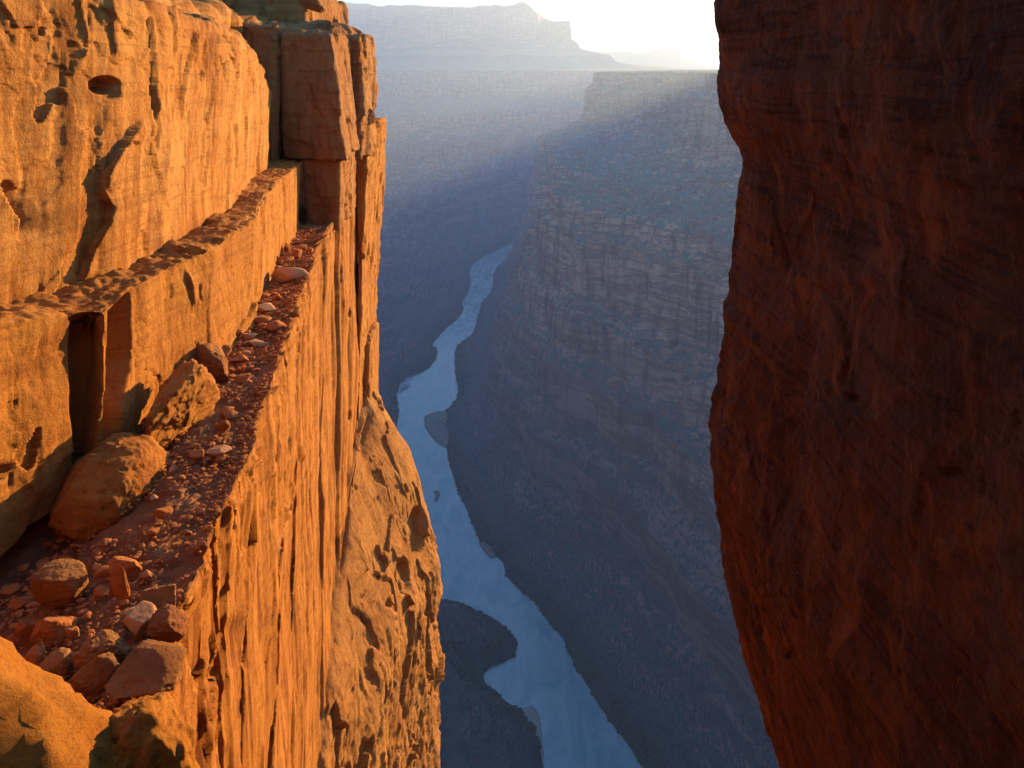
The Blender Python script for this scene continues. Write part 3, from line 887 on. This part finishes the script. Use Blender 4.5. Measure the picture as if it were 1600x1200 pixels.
block("cap_cliff", X(255, 33), X(487, 33), 32, 40, 1.5, 3.4, M_BLK, "dark cap rock along the top of the cliff corner", 18, amp=1.6, rnd=.3)
block("top_cliff", -16, X(372, 27), 12.5, 32, -3.0, 2.1, M_UP, "broad rough cliff top behind the upper wall", 14, res=.14, amp=2.0, rnd=.6)

# ground behind the walls, under and behind the camera
block("rim_rock", -30, -9.5, -20, 40, -40, -.6, M_UP, "broad sandstone rim behind the left wall", 15, res=.5, amp=3, rnd=.8)
block("rim_rock", -9, 12, -16, -1.2, -40, -1.7, M_UP, "sandstone rim behind the viewpoint", 16, res=.3, amp=1, rnd=.5)
block("rim_rock", -14, 13, -16, -2.6, -10, 6.0, M_RIGHT, "tall unseen rock mass added behind the viewpoint to block sky light", 19, res=.4, amp=2, rnd=.8)  # added out of view to keep sky light off the right cliff
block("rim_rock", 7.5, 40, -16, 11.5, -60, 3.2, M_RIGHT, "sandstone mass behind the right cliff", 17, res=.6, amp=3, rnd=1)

# ------------------------------------------------------------------ loose rocks
def ico(level):
    import bmesh
    bm = bmesh.new()
    bmesh.ops.create_icosphere(bm, subdivisions=level, radius=1)
    v = np.array([p.co[:] for p in bm.verts]); f = np.array([[q.index for q in p.verts] for p in bm.faces])
    bm.free(); return v, f
ICO = {k: ico(k) for k in (2, 3, 4, 5, 6)}

def rock_verts(level, size, seed, planes=12, sharp=30.0, rough=.06, round_=0.0, rot=(0, 0, 0)):
    rs = np.random.RandomState(seed)
    v, f = ICO[level]
    n = rs.normal(size=(planes, 3)); n /= np.linalg.norm(n, axis=1)[:, None]
    d = rs.uniform(.62, 1.0, planes)
    dots = np.maximum(v @ n.T, 1e-3) / d[None, :]
    # soft maximum -> chipped edges
    r = 1.0 / (np.sum(dots ** sharp, 1) ** (1 / sharp))
    r = np.minimum(r, 1.35)
    r = r * (1 - round_) + round_
    p = v * r[:, None]
    s = float(seed % 97)
    a = rough * fbm(p[:, 0] * 2.2 + s, p[:, 1] * 2.2, p[:, 2] * 2.2, 5, .6, s * .1)
    fv, fe = facet(p[:, 0] * 2.6 + s, p[:, 1] * 2.6, p[:, 2] * 2.6, seed % 50)
    a = a + rough * .9 * fv
    fv2, _ = facet(p[:, 0] * 6 + s, p[:, 1] * 6, p[:, 2] * 6, seed % 43)
    a = a + rough * .5 * fv2 + .012 * fbm(p[:, 0] * 14 + s, p[:, 1] * 14, p[:, 2] * 14, 3, .6, 3)
    p = p * (1 + a)[:, None]
    p = p / np.abs(p).max(0)[None, :]
    p = p * np.array(size)[None, :] / 2
    cx, sx_ = math.cos(rot[0]), math.sin(rot[0]); cy, sy = math.cos(rot[1]), math.sin(rot[1]); cz, sz_ = math.cos(rot[2]), math.sin(rot[2])
    Rx = np.array([[1, 0, 0], [0, cx, -sx_], [0, sx_, cx]]); Ry = np.array([[cy, 0, sy], [0, 1, 0], [-sy, 0, cy]]); Rz = np.array([[cz, -sz_, 0], [sz_, cz, 0], [0, 0, 1]])
    return p @ (Rz @ Ry @ Rx).T, f

def put_rock(name, loc, size, label, cat, mat=None, seed=1, level=4, rot=(0, 0, 0), group=None, **kw):
    p, f = rock_verts(level, size, seed, rot=rot, **kw)
    o = link(name, raw_mesh(name, p, f, mat or M_ROCK))
    o.location = loc
    return tag(o, label, cat, group)

def ledge_point(px, py):
    z = -5.4
    for _ in range(6):
        x, Y = at(px, py, z); z = float(floorz(np.array(x), np.array(Y)))
    return x, Y, z

def rock_px(px, base, w, h, label, depth=.8, seed=1, mat=None, cat="rock", name="rock", rot=(0, 0, 0), level=4, sink=.12, group=None, **kw):
    """a rock on the ledge whose foot the photograph shows at column px, row base, w by h pixels"""
    x, Y, z = ledge_point(px, base)
    m = Y / F
    W_ = w * m; D_ = W_ * depth
    H_ = max(.04, (h * m) / 1.0 - D_ * .25 * .6)
    return put_rock(name, (x, Y + D_ * .4, z + H_ * (.5 - sink)), (W_, D_, H_), label, cat, mat, seed, level, rot, group, **kw)

# wedged and piled boulders on the near end of the ledge
put_rock("boulder", (-5.3, 10.6, -5.58), (1.45, 1.6, 1.3), "huge rounded boulder wedged under the slab's two dark notches", "boulder", M_MID, 21, 6, (0, .1, .3), rough=.04, round_=.5)
put_rock("boulder", (-5.08, 12.2, -5.08), (1.05, 2.2, 1.25), "long boulder leaning on the slab above the huge rounded boulder", "boulder", M_MID, 34, 6, (.12, .3, .1), rough=.07, round_=.25)
put_rock("boulder", (-5.22, 13.95, -5.12), (.62, .7, .75), "cracked round boulder tucked under the slab halfway along the ledge", "boulder", M_BLK, 45, 5, (0, 0, .3), rough=.07, round_=.3)
rock_px(76, 962, 88, 100, "large rounded boulder perched at far left of the rock pile", .95, 51, M_BLK, "boulder", "boulder", (0, .15, .2), 6, round_=.3, rough=.03)
rock_px(72, 1012, 62, 52, "dark rock under the large rounded boulder", .8, 52, M_ROCK, level=5, rot=(0, .1, .5))
rock_px(189, 940, 30, 66, "thin upright blade of rock in the middle of the pile", .35, 53, M_ROCK, level=5, rot=(0, -.2, .3))
rock_px(203, 1003, 64, 56, "pale flat topped block in front of the upright blade", .9, 54, M_PALE, level=5, rot=(.1, .15, .35), rough=.015, planes=9, sharp=24)
rock_px(192, 905, 58, 34, "tilted slab behind the upright blade", .6, 55, M_ROCK, level=5, rot=(0, .25, .2))
rock_px(243, 962, 58, 50, "squat dark boulder right of the upright blade", .9, 56, M_BLK, level=5)
rock_px(142, 1058, 112, 68, "long pitted boulder lying across the front of the pile", .75, 57, M_BLK, "boulder", "boulder", (0, .12, -.1), 6, rough=.06)
rock_px(136, 1096, 68, 72, "steep sided block below the long pitted boulder", .8, 58, M_BLK, level=5, rot=(.1, .2, .4))
rock_px(76, 1072, 58, 48, "rounded rock left of the steep sided block", .9, 59, M_BLK, level=5, round_=.3)
rock_px(252, 1010, 66, 60, "rough bedrock knob right of the pale block", .9, 60, M_FLOOR, level=5, rough=.08, round_=.2)
rock_px(205, 1035, 24, 24, "small round rock between the pitted boulder and the bedrock knob", .9, 61, M_BLK)
rock_px(223, 1032, 18, 18, "smaller round rock beside the bedrock knob", .9, 62, M_BLK)
rock_px(215, 1110, 130, 80, "broad sloping slab at the lower right of the pile", 1.1, 63, M_BLK, "slab", "boulder", (0, .12, .2), 6, rough=.03)
rock_px(35, 1005, 46, 42, "angular rock at the left edge of the pile under the big boulder", .9, 64, M_ROCK, level=5)
rock_px(24, 958, 30, 26, "small rock left of the large rounded boulder", .9, 65, M_ROCK)
rock_px(10, 935, 30, 20, "flat rock at the photo's left edge above the pile", .9, 66, M_ROCK)
rock_px(33, 898, 22, 16, "small rock alone in the dark hollow under the slab", .9, 67, M_ROCK)
rock_px(108, 1000, 26, 22, "little rock between big boulder and pale block", .9, 68, M_ROCK)
rock_px(150, 935, 32, 18, "flat rock in shadow left of the upright blade", .8, 69, M_ROCK)
rock_px(42, 1050, 44, 34, "low rock at the lower left beside the foreground rock", .8, 70, M_ROCK, level=5)
rock_px(156, 1000, 18, 14, "small rock left of the pale block's shadow", .8, 71, M_ROCK)
# along the ledge, from near to far
LEDGE = [(250, 812, 30, 20, "grey stone beside the huge boulder's foot", 0), (237, 838, 24, 14, "low stone just below the grey stone", 0),
         (336, 718, 38, 20, "pale pointed rock at the middle of the near ledge", 1), (306, 720, 30, 18, "brown rock left of the pale pointed rock", 0),
         (300, 702, 22, 10, "thin flat stone above the pale pointed rock", 0), (345, 678, 22, 26, "small upright triangular rock on the ledge", 0),
         (356, 652, 28, 10, "long flat stone above the triangular rock", 0), (374, 598, 28, 15, "red wedge stone right of the cracked boulder", 0),
         (369, 582, 11, 10, "round pebble above the red wedge stone", 0), (367, 572, 38, 18, "flat topped rock beside the cracked boulder", 0),
         (347, 560, 24, 24, "tall rock touching the slab behind the cracked boulder", 0), (382, 557, 16, 10, "pale pebble on the mid ledge", 1),
         (414, 554, 10, 8, "tiny red stone near the ledge's outer edge", 0), (400, 540, 32, 10, "thin pale plate of rock lying flat", 1),
         (388, 530, 28, 12, "grey plate of rock above the thin pale plate", 1), (367, 530, 22, 20, "blocky rock against the slab", 0),
         (430, 519, 38, 20, "wide reddish rock near the outer edge", 0), (402, 506, 38, 16, "flat rock left of the wide reddish rock", 0),
         (410, 489, 36, 18, "pale leaning slab against the wall", 1), (431, 471, 16, 15, "small red angular rock", 0),
         (455, 469, 15, 13, "small red rock nearer the outer edge", 0), (448, 444, 62, 34, "largest pale slab lying across the far ledge", 1),
         (442, 411, 28, 14, "dark flat rock behind the largest pale slab", 0), (460, 405, 22, 20, "rounded brown rock in the far rock cluster", 0),
         (447, 394, 12, 18, "upright dark rock in the far rock cluster", 0), (472, 393, 16, 14, "pointed rock at right of the far rock cluster", 0),
         (416, 409, 20, 16, "dark rock at left of the far rock cluster", 0), (435, 415, 12, 12, "small orange rock in front of the far cluster", 0),
         (484, 396, 14, 10, "low rock at the rim beside the far cluster", 0), (430, 385, 18, 14, "rock at the back of the far ledge", 0)]
for i, (px_, b_, w_, h_, lab, pale) in enumerate(LEDGE):
    flat = h_ < .5 * w_
    rock_px(px_, b_, w_, h_, lab, .8 if flat else .9, 200 + i * 3, M_PALE if pale else M_ROCK, level=4,
            rot=(random.Random(i).uniform(-.12, .12), random.Random(i + 9).uniform(-.2, .2), random.Random(i + 5).uniform(-.5, .5)), rough=.03, planes=9, sharp=30)
# boulder on the far corner
put_rock("boulder", (X(571, 34), 34.2, Zp(184, 34)), (.75, .9, .75), "round boulder on top of the thin far pillar", "boulder", M_BLK, 77, 5, rough=.05, round_=.3)
put_rock("boulder", (X(488, 32.5), 32.5, Zp(2, 32.5)), (1.15, 1.5, .95), "overhanging rock on the cliff top against the pale sky", "boulder", M_BLK, 78, 5, rough=.04)

# many alike small stones
rs = np.random.RandomState(5)
cnt = 0
while cnt < 75:
    Y = rs.uniform(7.6, 26) if cnt % 3 else rs.uniform(7.4, 12)
    ex = float(edge_x(Y)); inn = {0: 1}.get(0)
    wd = np.interp(Y, [7, 10, 13, 17, 27], [3.6, 2.2, 1.4, .9, .9])
    x = ex - .15 - rs.uniform(0, 1) ** .8 * wd
    z = float(floorz(np.array(x), np.array(Y)))
    s = rs.uniform(.07, .17) * (1 + .02 * Y)
    put_rock("stone", (x, Y, z + s * .12), (s * rs.uniform(.9, 1.6), s * rs.uniform(.8, 1.4), s * rs.uniform(.35, .7)),
             "small loose reddish stone among the rubble of the ledge", "stone", M_ROCK if rs.rand() < .85 else M_PALE, 400 + cnt, 3,
             (0, rs.uniform(-.2, .2), rs.uniform(0, 3)), "small loose stones on the ledge", planes=9, sharp=30)
    cnt += 1

# gravel: uncountable chips, one object
vs, fs, off = [], [], 0
base = [rock_verts(2, (1, 1, .5), 900 + k, planes=9, sharp=18) for k in range(8)]
for i in range(13000):
    Y = 6.5 + 21 * rs.rand() ** 1.7
    ex = float(edge_x(Y)); wd = np.interp(Y, [7, 10, 13, 17, 27], [4.0, 2.6, 1.7, 1.1, 1.1])
    x = ex - .05 - rs.rand() * wd
    if perlin(np.array(x * .9), np.array(Y * .9), np.array(4.4)) < -.22: continue
    s = .014 + .06 * rs.rand() ** 3.5
    s *= 1 + .03 * Y
    z = float(floorz(np.array(x), np.array(Y))) + s * .1
    p, f = base[i % 8]
    a = rs.rand() * 6.28; c_, s_ = math.cos(a), math.sin(a)
    q = p * s * np.array([rs.uniform(.8, 1.5), 1, rs.uniform(.6, 1.2)])
    q = np.stack([q[:, 0] * c_ - q[:, 1] * s_ + x, q[:, 0] * s_ + q[:, 1] * c_ + Y, q[:, 2] + z], 1)
    vs.append(q); fs.append(f + off); off += len(p)
o = link("gravel", raw_mesh("gravel", np.vstack(vs), np.vstack(fs), M_ROCK, False))
tag(o, "reddish stone chips and grit covering the lower ledge", None, None, "stuff")

def tuft(px, py, n_, h, label, seed):
    x, Y, z = ledge_point(px, py)
    r_ = np.random.RandomState(seed); V_, Q_ = [], []
    for i in range(n_):
        a = r_.uniform(0, 6.28); lean_ = r_.uniform(.15, .8); hh = h * r_.uniform(.5, 1.1); w_ = .0022
        bx_, by_ = r_.normal(0, .02), r_.normal(0, .02)
        side = np.array([-math.sin(a), math.cos(a), 0]) * w_
        for k in range(5):
            t = k / 4
            c = np.array([bx_ + math.cos(a) * hh * lean_ * t * t, by_ + math.sin(a) * hh * lean_ * t * t, hh * t * (1 - .3 * lean_ * t)])
            V_ += [c - side * (1 - t * .9), c + side * (1 - t * .9)]
            if k < 4:
                j = i * 10 + k * 2
                Q_.append((j, j + 1, j + 3, j + 2))
    o = link("grass_tuft", raw_mesh("grass_tuft", np.array(V_), np.array(Q_), M_GRASS))
    o.location = (x, Y, z - .01)
    tag(o, label, "grass")
M_GRASS, _nt, _b = mat_new("dry_grass"); _b.inputs["Base Color"].default_value = (.42, .24, .09, 1)
tuft(32, 985, 60, .22, "dry grass tuft at the left edge beside the rock pile", 1)
tuft(98, 1002, 50, .16, "dry grass tuft below the large rounded boulder", 2)
tuft(392, 742, 45, .20, "dry grass tuft at the outer rim of the near ledge", 3)
tuft(66, 1022, 40, .18, "dry grass tuft beside the dark rock under the boulder", 4)

# ---- foreground rock, lower left, with its pitted knob
def dome(name, outline_fn, mat, label): pass
v, f = ICO[6]
p = v.copy()
cen = np.array([-5.10, 5.3, -6.70]); rad = np.array([3.18, 1.56, 3.14])
q = cen + p * rad
q = q + p * (.16 * fbm(q[:, 0] * .9, q[:, 1] * .9, q[:, 2] * .9, 5, .55, 2.2) + .03 * facet(q[:, 0] * 2, q[:, 1] * 2, q[:, 2] * 2, 5)[0] + .012 * fbm(q[:, 0] * 8, q[:, 1] * 8, q[:, 2] * 8, 4, .6, 1))[:, None]
o = link("foreground_rock", raw_mesh("foreground_rock", q, f, M_FORE))
tag(o, "smooth sunlit rock hump in the lower left corner", None, None, "structure")
v, f = ICO[6]
q = v * np.array([.42, .45, .42])
s = fbm(q[:, 0] * 2, q[:, 1] * 2, q[:, 2] * 2, 5, .6, 4.2) * .11
cellv, ce = facet(q[:, 0] * 9 + .4, q[:, 1] * 9, q[:, 2] * 9, 5)
pit = (ce > .28) * sstep(-.05, .25, cellv) * sstep(.0, .2, v[:, 2]) * sstep(.35, -.1, v[:, 0])
s = s - .10 * sstep(.2, .5, ce) * sstep(.05, .25, cellv) * sstep(.1, .4, v[:, 2]) * sstep(.3, -.2, v[:, 0]) 
q = q + v * s[:, None]
kx, kY = at(215, 1150, -4.75)
q = q + np.array([kx, kY, -5.04])
o = link("foreground_rock", raw_mesh("foreground_rock", q, f, M_FORE))
tag(o, "pitted knob of rock beside the smooth foreground hump", None, None, "structure")

# ------------------------------------------------------------------ riverside scrub (uncountable)
def scrub_mat():
    m, nt, b = mat_new("riverside_scrub"); n = NB(nt)
    f = n.noise(n.pos(), .25, 6, .7)
    nt.links.new(n.mix(n.ramp(f, [(.4, 0.0), (.6, 1.0)]), (.02, .03, .012), (.06, .075, .03)), b.inputs["Base Color"])
    return m
M_SCR = scrub_mat()
vs, fs, off = [], [], 0
bb = []
for k in range(6):
    v, f = ICO[2]
    r = 1 + .35 * fbm(v[:, 0] * 2 + k * 9, v[:, 1] * 2, v[:, 2] * 2, 3, .7, k)
    bb.append((v * r[:, None], f))
cand = []
for i in range(5200):
    L = LB if rs.rand() < .6 else RB
    k = 3 + int(rs.rand() * 46)
    a, b_ = L[k], L[k + 1]
    pnt = a + (b_ - a) * rs.rand()
    sd_ = -1 if L is LB else 1
    dist = 1 + 65 * rs.rand() ** 2.2 if (L is LB and pnt[1] < 1500) else 1 + 22 * rs.rand() ** 2
    cand.append((pnt[0] + sd_ * dist, pnt[1] + rs.uniform(-12, 12), rs.uniform(1.2, 3.4)))
cand = np.array(cand)
zz = terrain_h(cand[:, 0], cand[:, 1])
for (x, y, s), z in zip(cand, zz):
    if z < ZR - 1 or (perlin(np.array(x / 25), np.array(y / 25), np.array(0.5)) < -.1): continue
    p, f = bb[int(rs.randint(6))]
    vs.append(p * s * np.array([1, 1, .8]) + np.array([x, y, z + s * .35])); fs.append(f + off); off += len(p)
o = link("scrub", raw_mesh("scrub", np.vstack(vs), np.vstack(fs), M_SCR, False))
tag(o, "dark scrub along the river banks", None, None, "stuff")

# ------------------------------------------------------------------ haze
HX0, HX1, HY0, HY1, HZ0, HZ1 = -35000, 35000, -35000, 35000, -915, 690
hv = np.array([(x, y, z) for z in (HZ0, HZ1) for y in (HY0, HY1) for x in (HX0, HX1)], float)
hq = np.array([(0, 2, 3, 1), (4, 5, 7, 6), (0, 1, 5, 4), (2, 6, 7, 3), (0, 4, 6, 2), (1, 3, 7, 5)])
mh = bpy.data.materials.new("haze"); mh.use_nodes = True
nt = mh.node_tree
for n_ in list(nt.nodes): nt.nodes.remove(n_)
out = nt.nodes.new("ShaderNodeOutputMaterial"); pvn = nt.nodes.new("ShaderNodeVolumePrincipled")
pvn.inputs["Color"].default_value = (.40, .60, 1.0, 1)
pvn.inputs["Density"].default_value = 1.2e-4
pvn.inputs["Anisotropy"].default_value = .42
nt.links.new(pvn.outputs[0], out.inputs["Volume"])
hz = link("haze", raw_mesh("haze", hv, hq, mh, False))
tag(hz, "morning haze filling the canyon", None, None, "stuff")
